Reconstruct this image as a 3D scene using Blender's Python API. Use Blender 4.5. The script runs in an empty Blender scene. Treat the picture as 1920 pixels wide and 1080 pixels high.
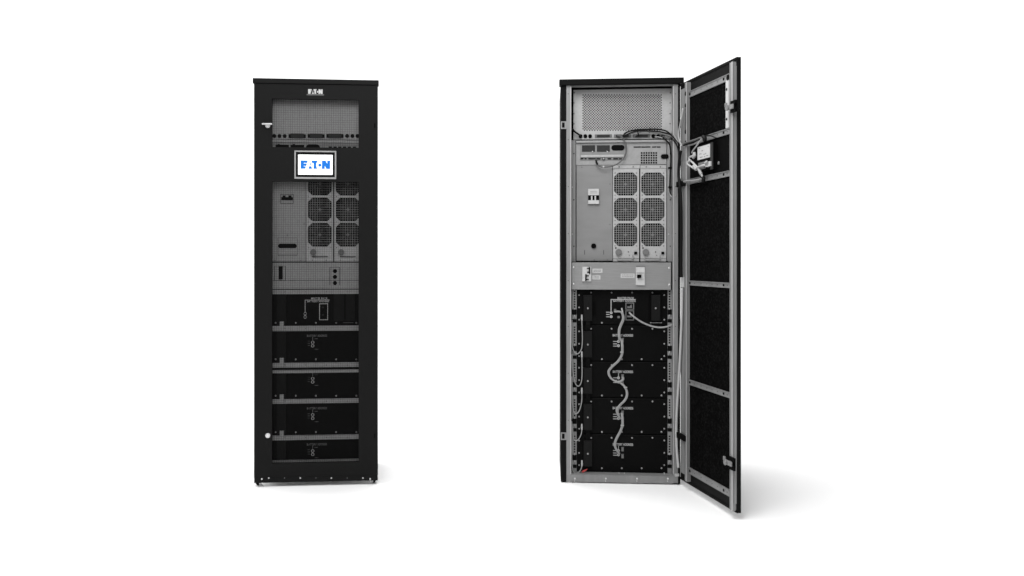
import bpy, bmesh, math, random
from mathutils import Vector, Matrix

random.seed(7)
scene = bpy.context.scene
col = scene.collection

# ------------------------------------------------------------------ camera numbers
F = 1735.0                 # focal length in pixels of the 1920 px wide photo
PX, PY = 880.0, 487.0      # principal point (rising/shift lens)
D_OPEN = 4.45              # metres to the front of the open cabinet
H = (907 - PY) / F * D_OPEN
D_SHUT = H * F / (911 - PY)
CAM = Vector((0, 0, H))

# ------------------------------------------------------------------ materials
def new_mat(name):
    m = bpy.data.materials.new(name); m.use_nodes = True
    return m, m.node_tree, m.node_tree.nodes['Principled BSDF']

def metal(name, base, rough=.45, metallic=.35, stretch=(1, 1, 1), scale=40, var=.10, bump=.02, spec=.3):
    m, nt, b = new_mat(name)
    tc = nt.nodes.new('ShaderNodeTexCoord'); mp = nt.nodes.new('ShaderNodeMapping')
    mp.inputs['Scale'].default_value = stretch
    nz = nt.nodes.new('ShaderNodeTexNoise'); nz.inputs['Scale'].default_value = scale
    nz.inputs['Detail'].default_value = 6
    rp = nt.nodes.new('ShaderNodeValToRGB')
    lo = base * (1 - var); hi = base * (1 + var)
    rp.color_ramp.elements[0].position = .3; rp.color_ramp.elements[1].position = .7
    rp.color_ramp.elements[0].color = (lo, lo, lo, 1)
    rp.color_ramp.elements[1].color = (hi, hi * 1.0, hi * 1.0, 1)
    bp = nt.nodes.new('ShaderNodeBump'); bp.inputs['Strength'].default_value = bump; bp.inputs['Distance'].default_value = .01
    L = nt.links.new
    L(tc.outputs['Object'], mp.inputs['Vector']); L(mp.outputs[0], nz.inputs['Vector'])
    L(nz.outputs['Fac'], rp.inputs['Fac']); L(rp.outputs['Color'], b.inputs['Base Color'])
    L(nz.outputs['Fac'], bp.inputs['Height']); L(bp.outputs['Normal'], b.inputs['Normal'])
    rr = nt.nodes.new('ShaderNodeMapRange')
    rr.inputs['To Min'].default_value = rough - .06; rr.inputs['To Max'].default_value = rough + .08
    L(nz.outputs['Fac'], rr.inputs['Value']); L(rr.outputs[0], b.inputs['Roughness'])
    b.inputs['Metallic'].default_value = metallic
    b.inputs['Specular IOR Level'].default_value = spec
    return m

def plain(name, rgb, rough=.5, spec=.3, metallic=0):
    m, nt, b = new_mat(name)
    if not isinstance(rgb, tuple): rgb = (rgb, rgb, rgb)
    tc = nt.nodes.new('ShaderNodeTexCoord'); nz = nt.nodes.new('ShaderNodeTexNoise')
    nz.inputs['Scale'].default_value = 90; nz.inputs['Detail'].default_value = 4
    mx = nt.nodes.new('ShaderNodeMix'); mx.data_type = 'RGBA'
    mx.inputs[6].default_value = tuple(c * .9 for c in rgb) + (1,)
    mx.inputs[7].default_value = tuple(min(1, c * 1.1) for c in rgb) + (1,)
    nt.links.new(tc.outputs['Object'], nz.inputs['Vector'])
    nt.links.new(nz.outputs['Fac'], mx.inputs[0]); nt.links.new(mx.outputs[2], b.inputs['Base Color'])
    b.inputs['Roughness'].default_value = rough; b.inputs['Specular IOR Level'].default_value = spec
    b.inputs['Metallic'].default_value = metallic
    return m

def foam(name):
    m, nt, b = new_mat(name)
    tc = nt.nodes.new('ShaderNodeTexCoord'); nz = nt.nodes.new('ShaderNodeTexNoise')
    nz.inputs['Scale'].default_value = 120; nz.inputs['Detail'].default_value = 5; nz.inputs['Roughness'].default_value = .7
    rp = nt.nodes.new('ShaderNodeValToRGB')
    rp.color_ramp.elements[0].position = .48; rp.color_ramp.elements[0].color = (.0012, .0012, .0012, 1)
    rp.color_ramp.elements[1].position = .72; rp.color_ramp.elements[1].color = (.012, .012, .012, 1)
    bp = nt.nodes.new('ShaderNodeBump'); bp.inputs['Strength'].default_value = .4
    L = nt.links.new
    L(tc.outputs['Object'], nz.inputs['Vector']); L(nz.outputs['Fac'], rp.inputs['Fac'])
    L(rp.outputs['Color'], b.inputs['Base Color']); L(nz.outputs['Fac'], bp.inputs['Height'])
    L(bp.outputs['Normal'], b.inputs['Normal'])
    b.inputs['Roughness'].default_value = .95; b.inputs['Specular IOR Level'].default_value = .02
    return m

def dotted(name, base, dot, pitch):
    """dark sheet with a fine regular grid of tiny punched dimples"""
    m, nt, b = new_mat(name)
    L = nt.links.new
    tc = nt.nodes.new('ShaderNodeTexCoord'); mp = nt.nodes.new('ShaderNodeMapping')
    mp.inputs['Rotation'].default_value = (0, math.radians(45), 0)
    mp.inputs['Scale'].default_value = (1 / pitch,) * 3
    sp = nt.nodes.new('ShaderNodeSeparateXYZ')
    L(tc.outputs['Object'], mp.inputs['Vector']); L(mp.outputs[0], sp.inputs[0])
    outs = []
    for ax in ('X', 'Z'):
        f = nt.nodes.new('ShaderNodeMath'); f.operation = 'FRACT'; L(sp.outputs[ax], f.inputs[0])
        s = nt.nodes.new('ShaderNodeMath'); s.operation = 'SUBTRACT'; s.inputs[1].default_value = .5; L(f.outputs[0], s.inputs[0])
        q = nt.nodes.new('ShaderNodeMath'); q.operation = 'POWER'; q.inputs[1].default_value = 2; L(s.outputs[0], q.inputs[0])
        outs.append(q)
    a = nt.nodes.new('ShaderNodeMath'); a.operation = 'ADD'; L(outs[0].outputs[0], a.inputs[0]); L(outs[1].outputs[0], a.inputs[1])
    g = nt.nodes.new('ShaderNodeMath'); g.operation = 'LESS_THAN'; g.inputs[1].default_value = .08; L(a.outputs[0], g.inputs[0])
    mx = nt.nodes.new('ShaderNodeMix'); mx.data_type = 'RGBA'
    mx.inputs[6].default_value = (base, base, base, 1); mx.inputs[7].default_value = (dot, dot, dot, 1)
    L(g.outputs[0], mx.inputs[0]); L(mx.outputs[2], b.inputs['Base Color'])
    b.inputs['Roughness'].default_value = .6; b.inputs['Specular IOR Level'].default_value = .06
    return m

def emit(name, rgb, strength):
    m, nt, b = new_mat(name)
    b.inputs['Base Color'].default_value = rgb + (1,)
    b.inputs['Emission Color'].default_value = rgb + (1,); b.inputs['Emission Strength'].default_value = strength
    b.inputs['Roughness'].default_value = .3; b.inputs['Specular IOR Level'].default_value = .1
    return m

GREY = .28
M = dict(
    paint=metal('black_powder_coat', .0075, .6, 0, scale=320, var=.12, bump=.03, spec=.08),
    coat=metal('black_satin_coat', .0055, .6, 0, scale=320, var=.12, bump=.03, spec=.05),
    matt=plain('matt_black', .0022, .8, .04),
    pack=dotted('black_pack_sheet', .0028, .0015, .0095),
    cover=plain('black_plastic_cover', .0075, .5, .08),
    frame=metal('galvanised_frame', GREY * .80, .5, .3, (1, 1, .15), 30, .12),
    panel=metal('zinc_panel', GREY * 1.02, .5, .3, scale=70, var=.07),
    plate=metal('grey_plate', GREY * .76, .5, .3, (.3, 1, 1), 25, .07),
    brushed=metal('brushed_sheet', GREY * 1.04, .36, .5, (.06, 1, 1), 220, .06, .02),
    module=metal('module_front', GREY * 1.36, .5, .25, scale=90, var=.07),
    wire=metal('grille_wire', GREY * .85, .5, .3),
    steel=metal('bright_steel', .62, .3, .6),
    screw=metal('screw_head', .30, .35, .5),
    white=plain('white_plastic', .46, .5, .3),
    label=plain('paper_label', .44, .7, .2),
    ink=plain('grey_print', .40, .8, .05),
    faintink=plain('dim_print', .14, .8, .05),
    dark=plain('dark_slot', .003, .8, .05),
    darkgrey=plain('dark_grey_part', .03, .6, .1),
    blade=plain('fan_blade', .011, .5, .1),
    knob=plain('grey_knob', .14, .6, .2),
    cable=plain('grey_cable', .29, .5, .3),
    palecable=plain('pale_cable', .38, .5, .3),
    midcable=plain('dull_cable', .10, .5, .3),
    blackcable=plain('black_cable', .005, .5, .1),
    red=plain('red_marker', (.42, .06, .06), .7, .2),
    foam=foam('black_acoustic_foam'),
    bezel=plain('screen_bezel', .004, .25, .12),
    silver=metal('silver_trim', .34, .35, .5, var=.05),
    screen=emit('lit_white_screen', (.8, .8, .8), .8),
    blue=emit('lit_blue', (.010, .115, .42), .62),
    chrome=metal('chromed_handle', .55, .25, .6, var=.05),
    logo=plain('silver_lettering', .48, .4, .4),
    dimlogo=plain('badge_base', .12, .4, .2),
    inside=plain('dark_interior', .004, .85, .03),
)

# ------------------------------------------------------------------ mesh building
class MB:
    def __init__(self): self.v = []; self.f = []; self.mi = []; self.bev = 0
    def face(self, pts, mi=0):
        n = len(self.v); self.v += [tuple(p) for p in pts]; self.f.append(tuple(range(n, n + len(pts)))); self.mi.append(mi)
    def box(self, x0, x1, y0, y1, z0, z1, mi=0):
        x0, x1 = sorted((x0, x1)); y0, y1 = sorted((y0, y1)); z0, z1 = sorted((z0, z1))
        n = len(self.v)
        self.v += [(x0, y0, z0), (x1, y0, z0), (x1, y1, z0), (x0, y1, z0), (x0, y0, z1), (x1, y0, z1), (x1, y1, z1), (x0, y1, z1)]
        for q in ((3, 2, 1, 0), (4, 5, 6, 7), (0, 1, 5, 4), (1, 2, 6, 5), (2, 3, 7, 6), (3, 0, 4, 7)):
            self.f.append(tuple(n + i for i in q)); self.mi.append(mi)
        return self
    def prism(self, pts, y0, y1, mi=0):
        """polygon given as (x, z) extruded from y0 to y1"""
        n = len(self.v); k = len(pts)
        self.v += [(x, y0, z) for x, z in pts] + [(x, y1, z) for x, z in pts]
        self.f.append(tuple(range(n, n + k))); self.f.append(tuple(range(n + 2 * k - 1, n + k - 1, -1))); self.mi += [mi, mi]
        for i in range(k):
            j = (i + 1) % k
            self.f.append((n + j, n + i, n + k + i, n + k + j)); self.mi.append(mi)
        return self
    def disc(self, x, z, r, y0, y1, n=16, mi=0, r1=None):
        self.prism([(x + r * math.cos(2 * math.pi * i / n), z + r * math.sin(2 * math.pi * i / n)) for i in range(n)], y0, y1, mi)
        return self
    def slot(self, x0, x1, z0, z1, y0, y1, mi=0):
        r = abs(z1 - z0) / 2; zc = (z0 + z1) / 2; p = []
        for i in range(9): a = -math.pi / 2 + math.pi * i / 8; p.append((x1 - r + r * math.cos(a), zc + r * math.sin(a)))
        for i in range(9): a = math.pi / 2 + math.pi * i / 8; p.append((x0 + r + r * math.cos(a), zc + r * math.sin(a)))
        return self.prism(p, y0, y1, mi)
    def dome(self, x, z, r, y, h, n=12, mi=0):
        """screw head: low dome standing out towards -y"""
        base = len(self.v)
        rings = ((1, 0), (1, .45), (.7, .85), (.25, 1))
        for rr, hh in rings:
            self.v += [(x + r * rr * math.cos(2 * math.pi * i / n), y - h * hh, z + r * rr * math.sin(2 * math.pi * i / n)) for i in range(n)]
        for k in range(3):
            for i in range(n):
                j = (i + 1) % n
                self.f.append((base + k * n + i, base + k * n + j, base + (k + 1) * n + j, base + (k + 1) * n + i)); self.mi.append(mi)
        self.f.append(tuple(base + 3 * n + i for i in range(n))); self.mi.append(mi)
        return self
    def tube(self, pts, r, n=8, mi=0, sub=6):
        P = [Vector(p) for p in pts]
        Q = []
        for i in range(len(P) - 1):
            a = P[max(i - 1, 0)]; b = P[i]; c = P[i + 1]; d = P[min(i + 2, len(P) - 1)]
            for k in range(sub):
                t = k / sub
                Q.append(.5 * ((2 * b) + (c - a) * t + (2 * a - 5 * b + 4 * c - d) * t * t + (3 * b - a - 3 * c + d) * t ** 3))
        Q.append(P[-1])
        base = len(self.v); up = Vector((0, 1, 0)); m = len(Q)
        for i, q in enumerate(Q):
            T = (Q[min(i + 1, m - 1)] - Q[max(i - 1, 0)])
            if T.length < 1e-9: T = Vector((0, 0, 1))
            T.normalize(); S = T.cross(up)
            if S.length < 1e-3: S = T.cross(Vector((1, 0, 0)))
            S.normalize(); U = S.cross(T).normalized()
            for k in range(n):
                a = 2 * math.pi * k / n
                self.v.append(tuple(q + S * (r * math.cos(a)) + U * (r * math.sin(a))))
        for i in range(m - 1):
            for k in range(n):
                j = (k + 1) % n
                self.f.append((base + i * n + k, base + i * n + j, base + (i + 1) * n + j, base + (i + 1) * n + k)); self.mi.append(mi)
        self.f.append(tuple(base + k for k in range(n - 1, -1, -1))); self.mi.append(mi)
        self.f.append(tuple(base + (m - 1) * n + k for k in range(n))); self.mi.append(mi)
        return self
    def mesh(self, name, mats, smooth=False, bevel=0):
        me = bpy.data.meshes.new(name)
        me.from_pydata(self.v, [], self.f)
        for m in (mats if isinstance(mats, (list, tuple)) else [mats]): me.materials.append(M[m])
        for p, i in zip(me.polygons, self.mi): p.material_index = i; p.use_smooth = smooth
        if bevel:
            bm = bmesh.new(); bm.from_mesh(me)
            bmesh.ops.recalc_face_normals(bm, faces=bm.faces)
            es = [e for e in bm.edges if len(e.link_faces) == 2 and e.calc_face_angle(0) > .6]
            bmesh.ops.bevel(bm, geom=es, offset=bevel, segments=2, affect='EDGES', profile=.6)
            bm.to_mesh(me); bm.free()
        me.update()
        return me
    def build(self, name, mats, parent=None, smooth=False, bevel=0):
        return link(name, self.mesh(name, mats, smooth, bevel), parent)

def link(name, me, parent=None, loc=(0, 0, 0)):
    o = bpy.data.objects.new(name, me); col.objects.link(o)
    o.location = loc
    if parent: o.parent = parent
    return o

class Frame:
    """local frame of one cabinet (x across, y into the cabinet, z up); P() reads a measured photo point on the plane y = d"""
    def __init__(self, mw): self.m = mw; self.inv = mw.inverted()
    def P(self, px, py, d=0.0):
        dirw = Vector(((px - PX) / F, 1, -(py - PY) / F))
        o = self.inv @ CAM; v = self.inv.to_3x3() @ dirw
        return o + v * ((d - o.y) / v.y)
    def r(self, px, py, d=0.0):                     # metres per photo pixel there
        return (self.P(px + 1, py, d).x - self.P(px, py, d).x)
    def rect(self, x0, y0, x1, y1, d):
        xm, ym = (x0 + x1) / 2, (y0 + y1) / 2
        return self.P(x0, ym, d).x, self.P(x1, ym, d).x, self.P(xm, y1, d).z, self.P(xm, y0, d).z
    def box(self, mb, x0, y0, x1, y1, d, t, mi=0):
        a, b, c, e = self.rect(x0, y0, x1, y1, d)
        mb.box(a, b, d, d + t, c, e, mi); return mb
    def slot(self, mb, x0, y0, x1, y1, d, t, mi=0):
        a, b, c, e = self.rect(x0, y0, x1, y1, d)
        mb.slot(a, b, c, e, d, d + t, mi); return mb
    def disc(self, mb, x, y, r, d, t, n=16, mi=0):
        p = self.P(x, y, d); mb.disc(p.x, p.z, r * self.r(x, y, d), d, d + t, n, mi); return mb
    def path(self, pts, d=None):
        return [self.P(p[0], p[1], p[2] if len(p) > 2 else d) for p in pts]

_text = {}
def text_mesh(s, bold=.02):
    if s in _text: return _text[s]
    cu = bpy.data.curves.new('lettering', 'FONT'); cu.body = s; cu.offset = bold; cu.resolution_u = 3
    ob = bpy.data.objects.new('lettering', cu); col.objects.link(ob)
    dg = bpy.context.evaluated_depsgraph_get(); dg.update()
    me = ob.evaluated_get(dg).to_mesh()
    vs = [v.co.copy() for v in me.vertices]; fs = [tuple(p.vertices) for p in me.polygons]
    ob.evaluated_get(dg).to_mesh_clear()
    bpy.data.objects.remove(ob); bpy.data.curves.remove(cu)
    x0 = min(v.x for v in vs); x1 = max(v.x for v in vs); y0 = min(v.y for v in vs); y1 = max(v.y for v in vs)
    _text[s] = ([((v.x - x0) / (x1 - x0), (v.y - y0) / (y1 - y0)) for v in vs], fs)
    return _text[s]

def add_text(mb, fr, s, x0, y0, x1, y1, d, mi=0):
    vs, fs = text_mesh(s); a, b, c, e = fr.rect(x0, y0, x1, y1, d); n = len(mb.v)
    mb.v += [(a + (b - a) * u, d, c + (e - c) * w) for u, w in vs]
    mb.f += [tuple(n + i for i in q) for q in fs]; mb.mi += [mi] * len(fs)

LOGO = [  # the stylised word as it stands on screen and badge, measured in one unit system
    [(340, 444), (534, 444), (518, 512), (424, 512), (424, 528), (510, 528), (494, 592), (424, 592), (424, 606), (484, 606), (466, 671), (340, 671)],
    [(600, 500), (626, 562), (574, 562)],
    [(572, 600), (628, 600), (652, 671), (546, 671)],
    [(626, 444), (816, 444), (786, 478), (767, 520), (762, 570), (769, 615), (786, 671), (688, 671), (688, 514), (650, 514)],
    [(857 + 44 * math.cos(i * math.pi / 8), 567 + 44 * math.sin(i * math.pi / 8)) for i in range(16)],
    [(913, 444), (1012, 444), (1056, 530), (1056, 444), (1136, 444), (1136, 671), (1034, 671), (991, 586), (991, 671), (913, 671)],
]
def add_logo(mb, fr, x0, y0, x1, y1, d, t, mi=0):
    a, b, c, e = fr.rect(x0, y0, x1, y1, d)
    for poly in LOGO:
        mb.prism([(a + (b - a) * (x - 345) / 785, e + (c - e) * (y - 450) / 215) for x, y in poly], d, d + t, mi)

_screw = {}
def screw(fr, parent, px, py, d, rpx=1.9, mat='screw', name='screw'):
    key = (round(rpx, 2), mat)
    p = fr.P(px, py, d)
    if key not in _screw:
        _screw[key] = MB().dome(0, 0, rpx * .0023, 0, rpx * .0016).mesh(name, mat, smooth=True)
    return link(name, _screw[key], parent, (p.x, d, p.z))

# ------------------------------------------------------------------ setting
fm, nt, b = new_mat('white_studio_floor')
b.inputs['Roughness'].default_value = .75; b.inputs['Specular IOR Level'].default_value = .15
tc = nt.nodes.new('ShaderNodeTexCoord'); nz = nt.nodes.new('ShaderNodeTexNoise'); nz.inputs['Scale'].default_value = .6
rp = nt.nodes.new('ShaderNodeValToRGB')
rp.color_ramp.elements[0].color = (.88, .88, .88, 1); rp.color_ramp.elements[1].color = (.90, .90, .90, 1)
nt.links.new(tc.outputs['Object'], nz.inputs['Vector']); nt.links.new(nz.outputs['Fac'], rp.inputs['Fac'])
nt.links.new(rp.outputs['Color'], b.inputs['Base Color'])
M['floor'] = fm
# seamless studio sweep: floor that curves up into a tall white wall far behind
mb = MB()
prof = [(-14, 0), (9, 0)] + [(9 + 4 * math.sin(a * math.pi / 24), 4 - 4 * math.cos(a * math.pi / 24)) for a in range(1, 13)] + [(13, 16)]
for (y0, z0), (y1, z1) in zip(prof, prof[1:]):
    mb.face([(-24, y0, z0), (24, y0, z0), (24, y1, z1), (-24, y1, z1)])
fl = mb.build('floor', 'floor'); fl['kind'] = 'structure'
for p in fl.data.polygons: p.use_smooth = True

def thing(name, label, cat, loc, rz):
    o = bpy.data.objects.new(name, None); col.objects.link(o)
    o.location = loc; o.rotation_euler = (0, 0, rz); o['label'] = label; o['category'] = cat
    o.empty_display_size = .1
    return o, Frame(Matrix.Translation(Vector(loc)) @ Matrix.Rotation(rz, 4, 'Z'))

# ------------------------------------------------------------------ repeated modules
def fan_column(fr, root, x0, x1, y0, y1, xc, rows, half, d, wire=.0011):
    """power module: sheet front with three octagonal fan openings, wire grilles and a tub behind"""
    X0, X1, Z0, Z1 = fr.rect(x0, y0, x1, y1, d)
    s = fr.r(xc, 400, d)
    xcl = fr.P(xc, 400, d).x; h = half * s; c = h * .63
    mb = MB(); zs = [fr.P(xc, y, d).z for y in rows]
    cells = [Z1] + [(zs[i] + zs[i + 1]) / 2 for i in range(len(zs) - 1)] + [zs[-1] - h - .004]
    t = .0015
    for i, zc in enumerate(zs):
        zt, zb = cells[i], cells[i + 1]
        o = [(xcl + c, zc + h), (xcl + h, zc + c), (xcl + h, zc - c), (xcl + c, zc - h), (xcl - c, zc - h), (xcl - h, zc - c), (xcl - h, zc + c), (xcl - c, zc + h)]
        zt2 = max(zt, zc + h + .0005)
        def q(*pts): mb.face([(x, d, z) for x, z in pts])
        q((X0, zt2), (X1, zt2), (X1, zc + h), o[0], o[7], (X0, zc + h)); q((X0, zb), (X0, zc - h), o[4], o[3], (X1, zc - h), (X1, zb))
        q((X1, zc + h), (X1, zc + c), o[1], o[0]); q((X1, zc + c), (X1, zc - c), o[2], o[1]); q((X1, zc - c), (X1, zc - h), o[3], o[2])
        q((X0, zc - h), (X0, zc - c), o[5], o[4]); q((X0, zc - c), (X0, zc + c), o[6], o[5]); q((X0, zc + c), (X0, zc + h), o[7], o[6])
        for k in range(8):                                     # lip of the opening
            a, bb = o[k], o[(k + 1) % 8]
            mb.face([(a[0], d, a[1]), (bb[0], d, bb[1]), (bb[0], d + .006, bb[1]), (a[0], d + .006, a[1])])
    mb.box(X0, X1, d, d + t, Z0, cells[-1])
    mb.box(X0, X0 + t, d + .0005, d + .14, Z0, Z1); mb.box(X1 - t, X1, d + .0005, d + .14, Z0, Z1)
    body = mb.build('power_module', 'module', root)
    for zc in zs:
        g = MB(); n = 9; w = wire
        for k in range(1, n + 1):
            u = -h + 2 * h * k / (n + 1)
            lim = h if abs(u) <= c else h - (abs(u) - c)
            g.box(xcl + u - w, xcl + u + w, d + .0012, d + .0030, zc - lim, zc + lim)
            g.box(xcl - lim, xcl + lim, d + .0030, d + .0048, zc + u - w, zc + u + w)
        g.build('fan_grille', 'wire', body)
        f = MB()
        f.disc(xcl, zc, .016, d + .012, d + .03, 20, 3)
        f.disc(xcl, zc, .0075, d + .0105, d + .0119, 14, 2)
        ph = random.random()
        for k in range(7):                                    # fan blades
            a = 2 * math.pi * k / 7 + ph
            p = [(r * math.cos(a + tw), y, r * math.sin(a + tw)) for r, tw, y in ((.014, 0, .014), (h * .95, .15, .014), (h * .95, .75, .034), (.014, .6, .030))]
            f.face([(xcl + x, d + y, zc + z) for x, y, z in p], 3)
        f.box(xcl - h * 1.02, xcl + h * 1.02, d + .045, d + .047, zc - h * 1.02, zc + h * 1.02, 0)
        f.build('fan', ['dark', 'darkgrey', 'knob', 'blade'], body)
    return body

# =================================================================== CLOSED CABINET (left)
loc = ((592 - PX) / F * D_SHUT, D_SHUT, 0)
shut, A = thing('server_cabinet', 'tall black closed cabinet with a lit white screen between two mesh door windows', 'cabinet', loc, math.radians(5.3))
DEPTH = .50
# body shell
mb = MB()
a, b_, z0, z1 = A.rect(478.5, 157, 706, 903, 0.0)
zb = A.P(592, 903.2, 0).z
zs_ = zb + .085
mb.box(a, a + .004, .022, DEPTH, zs_, z1); mb.build('side_panel', 'paint', shut)
mb = MB(); mb.box(b_ - .004, b_, .022, DEPTH, zs_, z1); mb.build('side_panel', 'paint', shut)
mb = MB(); mb.box(a + .0045, b_ - .0045, DEPTH - .004, DEPTH, zs_, z1 + .02); mb.build('back_panel', 'inside', shut)
mb = MB(); mb.box(a + .0045, b_ - .0045, .022, DEPTH - .005, zs_, zs_ + .004); mb.build('base_plate', 'panel', shut)
mb = MB(); A.box(mb, 473.5, 148, 710.3, 157.3, -.004, .05); A.box(mb, 478.5, 148.6, 705.6, 157, .0465, DEPTH - .044); mb.build('roof', 'paint', shut, bevel=.0025)
# plinth with screws
mb = MB(); A.box(mb, 476.5, 893.6, 708.3, 903.4, -.001, .02); pl = mb.build('plinth', 'paint', shut, bevel=.0015)
for x, y, r in ((491, 898, 2.0), (504, 896.3, 1.7), (563, 896.3, 1.8), (621.5, 896.3, 1.8), (680.5, 896.3, 1.7), (694, 898, 2.0)):
    screw(A, pl, x, y, -.001, r, 'chrome')
for x in (533.5, 592.5, 651): screw(A, pl, x, 896.3, -.001, 1.0, 'knob')
# levelling feet
for xl, sgn in ((485, 1), (700, -1)):
    for dd in (.03, .43):
        mb = MB(); p = A.P(xl, 907, .03); s = .00257
        zf = zb if dd < .1 else zs_
        mb.prism([(p.x - sgn * 6 * s, zf), (p.x + sgn * 0 * s, zf), (p.x + sgn * 0.5 * s, zb - 6 * s), (p.x - sgn * 2.5 * s, zb - 6 * s)], dd - .012, dd + .03)
        mb.disc(p.x + sgn * 4 * s, zb - 4 * s, .0035, dd - .0035, dd + .0035, 10, 1)
        ft = mb.build('foot', ['matt', 'steel'], shut)
        # levelling screw stem and pad
        mb = MB(); n = 14; cx = p.x + sgn * 4 * s
        for k in range(n):
            a0, a1 = 2 * math.pi * k / n, 2 * math.pi * (k + 1) / n
            for r0, zz0, r1, zz1 in ((.004, zf, .004, .006), (.004, .006, .011, .004), (.011, .004, .011, .0006)):
                mb.face([(cx + r0 * math.cos(a0), dd + r0 * math.sin(a0), zz0), (cx + r0 * math.cos(a1), dd + r0 * math.sin(a1), zz0),
                         (cx + r1 * math.cos(a1), dd + r1 * math.sin(a1), zz1), (cx + r1 * math.cos(a0), dd + r1 * math.sin(a0), zz1)])
        mb.build('levelling_screw', 'chrome', ft)

# door: stiles and rails round two openings
mb = MB(); t = .02
xs_ = [A.P(x, 500, 0).x for x in (476.2, 510, 672.3, 708.6)]
zs = [A.P(592, y, 0).z for y in (158.6, 186, 276.3, 340.8, 867.6, 893.2)]
mb.box(xs_[0], xs_[1], 0, t, zs[5], zs[0]); mb.box(xs_[2], xs_[3], 0, t, zs[5], zs[0])
for k in (0, 2, 4): mb.box(xs_[1], xs_[2], 0, t, zs[k + 1], zs[k])
door = mb.build('door', 'paint', shut)
# perforated windows
def perforated(x0, y0, x1, y1):
    X0, X1, Z0, Z1 = A.rect(x0, y0, x1, y1, .006); g = MB(); p = .00535; ww = (.00068, .00030)
    n = int((X1 - X0) / p)
    for k in range(1, n): u = X0 + (X1 - X0) * k / n; w = ww[k % 2]; g.box(u - w, u + w, .006, .0068, Z0, Z1)
    n = int((Z1 - Z0) / p)
    for k in range(1, n): u = Z0 + (Z1 - Z0) * k / n; w = ww[k % 2] * .85; g.box(X0, X1, .0069, .0077, u - w, u + w)
    return g.build('mesh_window', 'coat', door)
perforated(510, 186, 672.3, 276.3); perforated(510, 340.8, 672.3, 867.6)
# badge above the upper window
mb = MB(); add_logo(mb, A, 578, 167.6, 604.6, 175.6, -.003, .0025); bd = mb.build('badge_lettering', 'logo', door)
mb = MB(); A.box(mb, 575, 176.6, 607.5, 178.6, -.0012, .001); mb.build('badge_strip', 'dimlogo', door)
# lever lock and lower lock
mb = MB(); A.disc(mb, 501.8, 235.2, 4.7, -.010, .0095, 20); A.disc(mb, 501.8, 236, 2.4, -.013, .0028, 14, 0)
A.slot(mb, 490.6, 230.8, 510.3, 233.6, -.020, .009); lk = mb.build('door_handle', 'chrome', door, bevel=.0006)
mb = MB(); A.disc(mb, 502, 816.8, 4.6, -.006, .0055, 20); A.disc(mb, 502, 816.8, 2.1, -.008, .0018, 14, 1); mb.build('door_lock', ['chrome', 'steel'], door)
for y in (235.5, 817):
    mb = MB(); A.box(mb, 701.5, y - 4, 703.8, y + 4, -.001, .0008); mb.build('hinge_slot', 'matt', door)
# touchscreen
mb = MB()
for r in ((552, 282.6, 630.4, 285), (552, 332.2, 630.4, 335.4), (552, 285, 554.6, 332.2), (627.8, 285, 630.4, 332.2)): A.box(mb, *r, -.006, .0055)
sc = mb.build('touchscreen', 'silver', shut)
mb = MB(); A.box(mb, 554.6, 285, 627.8, 332.2, -.0045, .004); mb.build('bezel', 'bezel', sc)
mb = MB(); A.box(mb, 559, 290.2, 623.5, 327.6, -.0052, .0005); mb.build('display', 'screen', sc)
mb = MB(); add_logo(mb, A, 564, 301.4, 618.6, 316.2, -.0060, .0006); mb.build('display_lettering', 'blue', sc)

# interior seen through the windows
d = .045
mb = MB(); A.box(mb, 500, 180, 684, 261, d, .002); A.box(mb, 500, 262.2, 684, 267, d - .004, .006); tp = mb.build('top_panel', 'panel', shut)
for x in (514.3, 524, 533.8, 651, 660.8, 670.4):
    mb = MB(); A.disc(mb, x, 255, 3.8, d - .0008, .0006); mb.build('round_port', 'dark', tp)
for x0, x1 in ((541.2, 573.3), (576.8, 608.6), (611.8, 644)):
    mb = MB(); A.box(mb, x0, 251.5, x1, 258.3, d - .003, .0028); A.box(mb, x0 + 4, 250.6, x1 - 4, 258.8, d - .0045, .0014, 1); mb.build('connector', ['dark', 'darkgrey'], tp)
mb = MB(); A.box(mb, 500, 267.4, 684, 339, d, .002)
for k in range(6): A.box(mb, 616 + k * 9, 274.6, 622.4 + k * 9, 277, d - .001, .0008, 1)
ip = mb.build('interface_module', ['plate', 'dark'], shut)
for x0, x1 in ((516.5, 541.7), (545, 570)):
    mb = MB(); A.box(mb, x0, 271.5, x1, 284, d - .001, .0008); A.box(mb, x0 + 4, 270, x0 + 8, 271.5, d - .001, .0008); mb.build('card_slot', 'dark', ip)
mb = MB(); A.slot(mb, 573.5, 270.6, 600, 284, d - .001, .0008); mb.build('card_slot', 'dark', ip)
# switch panel with two pull handles
def outline(mb, x0, y0, x1, y1, dd, w=.5, sides='ltrb', mi=1):
    if 't' in sides: A.box(mb, x0, y0 - w, x1, y0 + w, dd - .0008, .0007, mi)
    if 'b' in sides: A.box(mb, x0, y1 - w, x1, y1 + w, dd - .0008, .0007, mi)
    if 'l' in sides: A.box(mb, x0 - w, y0, x0 + w, y1, dd - .0008, .0007, mi)
    if 'r' in sides: A.box(mb, x1 - w, y0, x1 + w, y1, dd - .0008, .0007, mi)
mb = MB(); A.box(mb, 500, 339.5, 573.2, 490.2, d, .002); outline(mb, 526, 364.5, 550.2, 381.5, d, .35); outline(mb, 521, 446, 557.4, 478.3, d, .4); sp = mb.build('switch_panel', ['panel', 'darkgrey'], shut)
mb = MB(); A.box(mb, 527.8, 369.5, 549.3, 375.4, d - .002, .0018); A.box(mb, 530, 366.6, 535, 369.5, d - .002, .0018); A.box(mb, 541, 366.6, 546.6, 369.5, d - .002, .0018)
mb.build('breaker_window', 'dark', sp)
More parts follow.
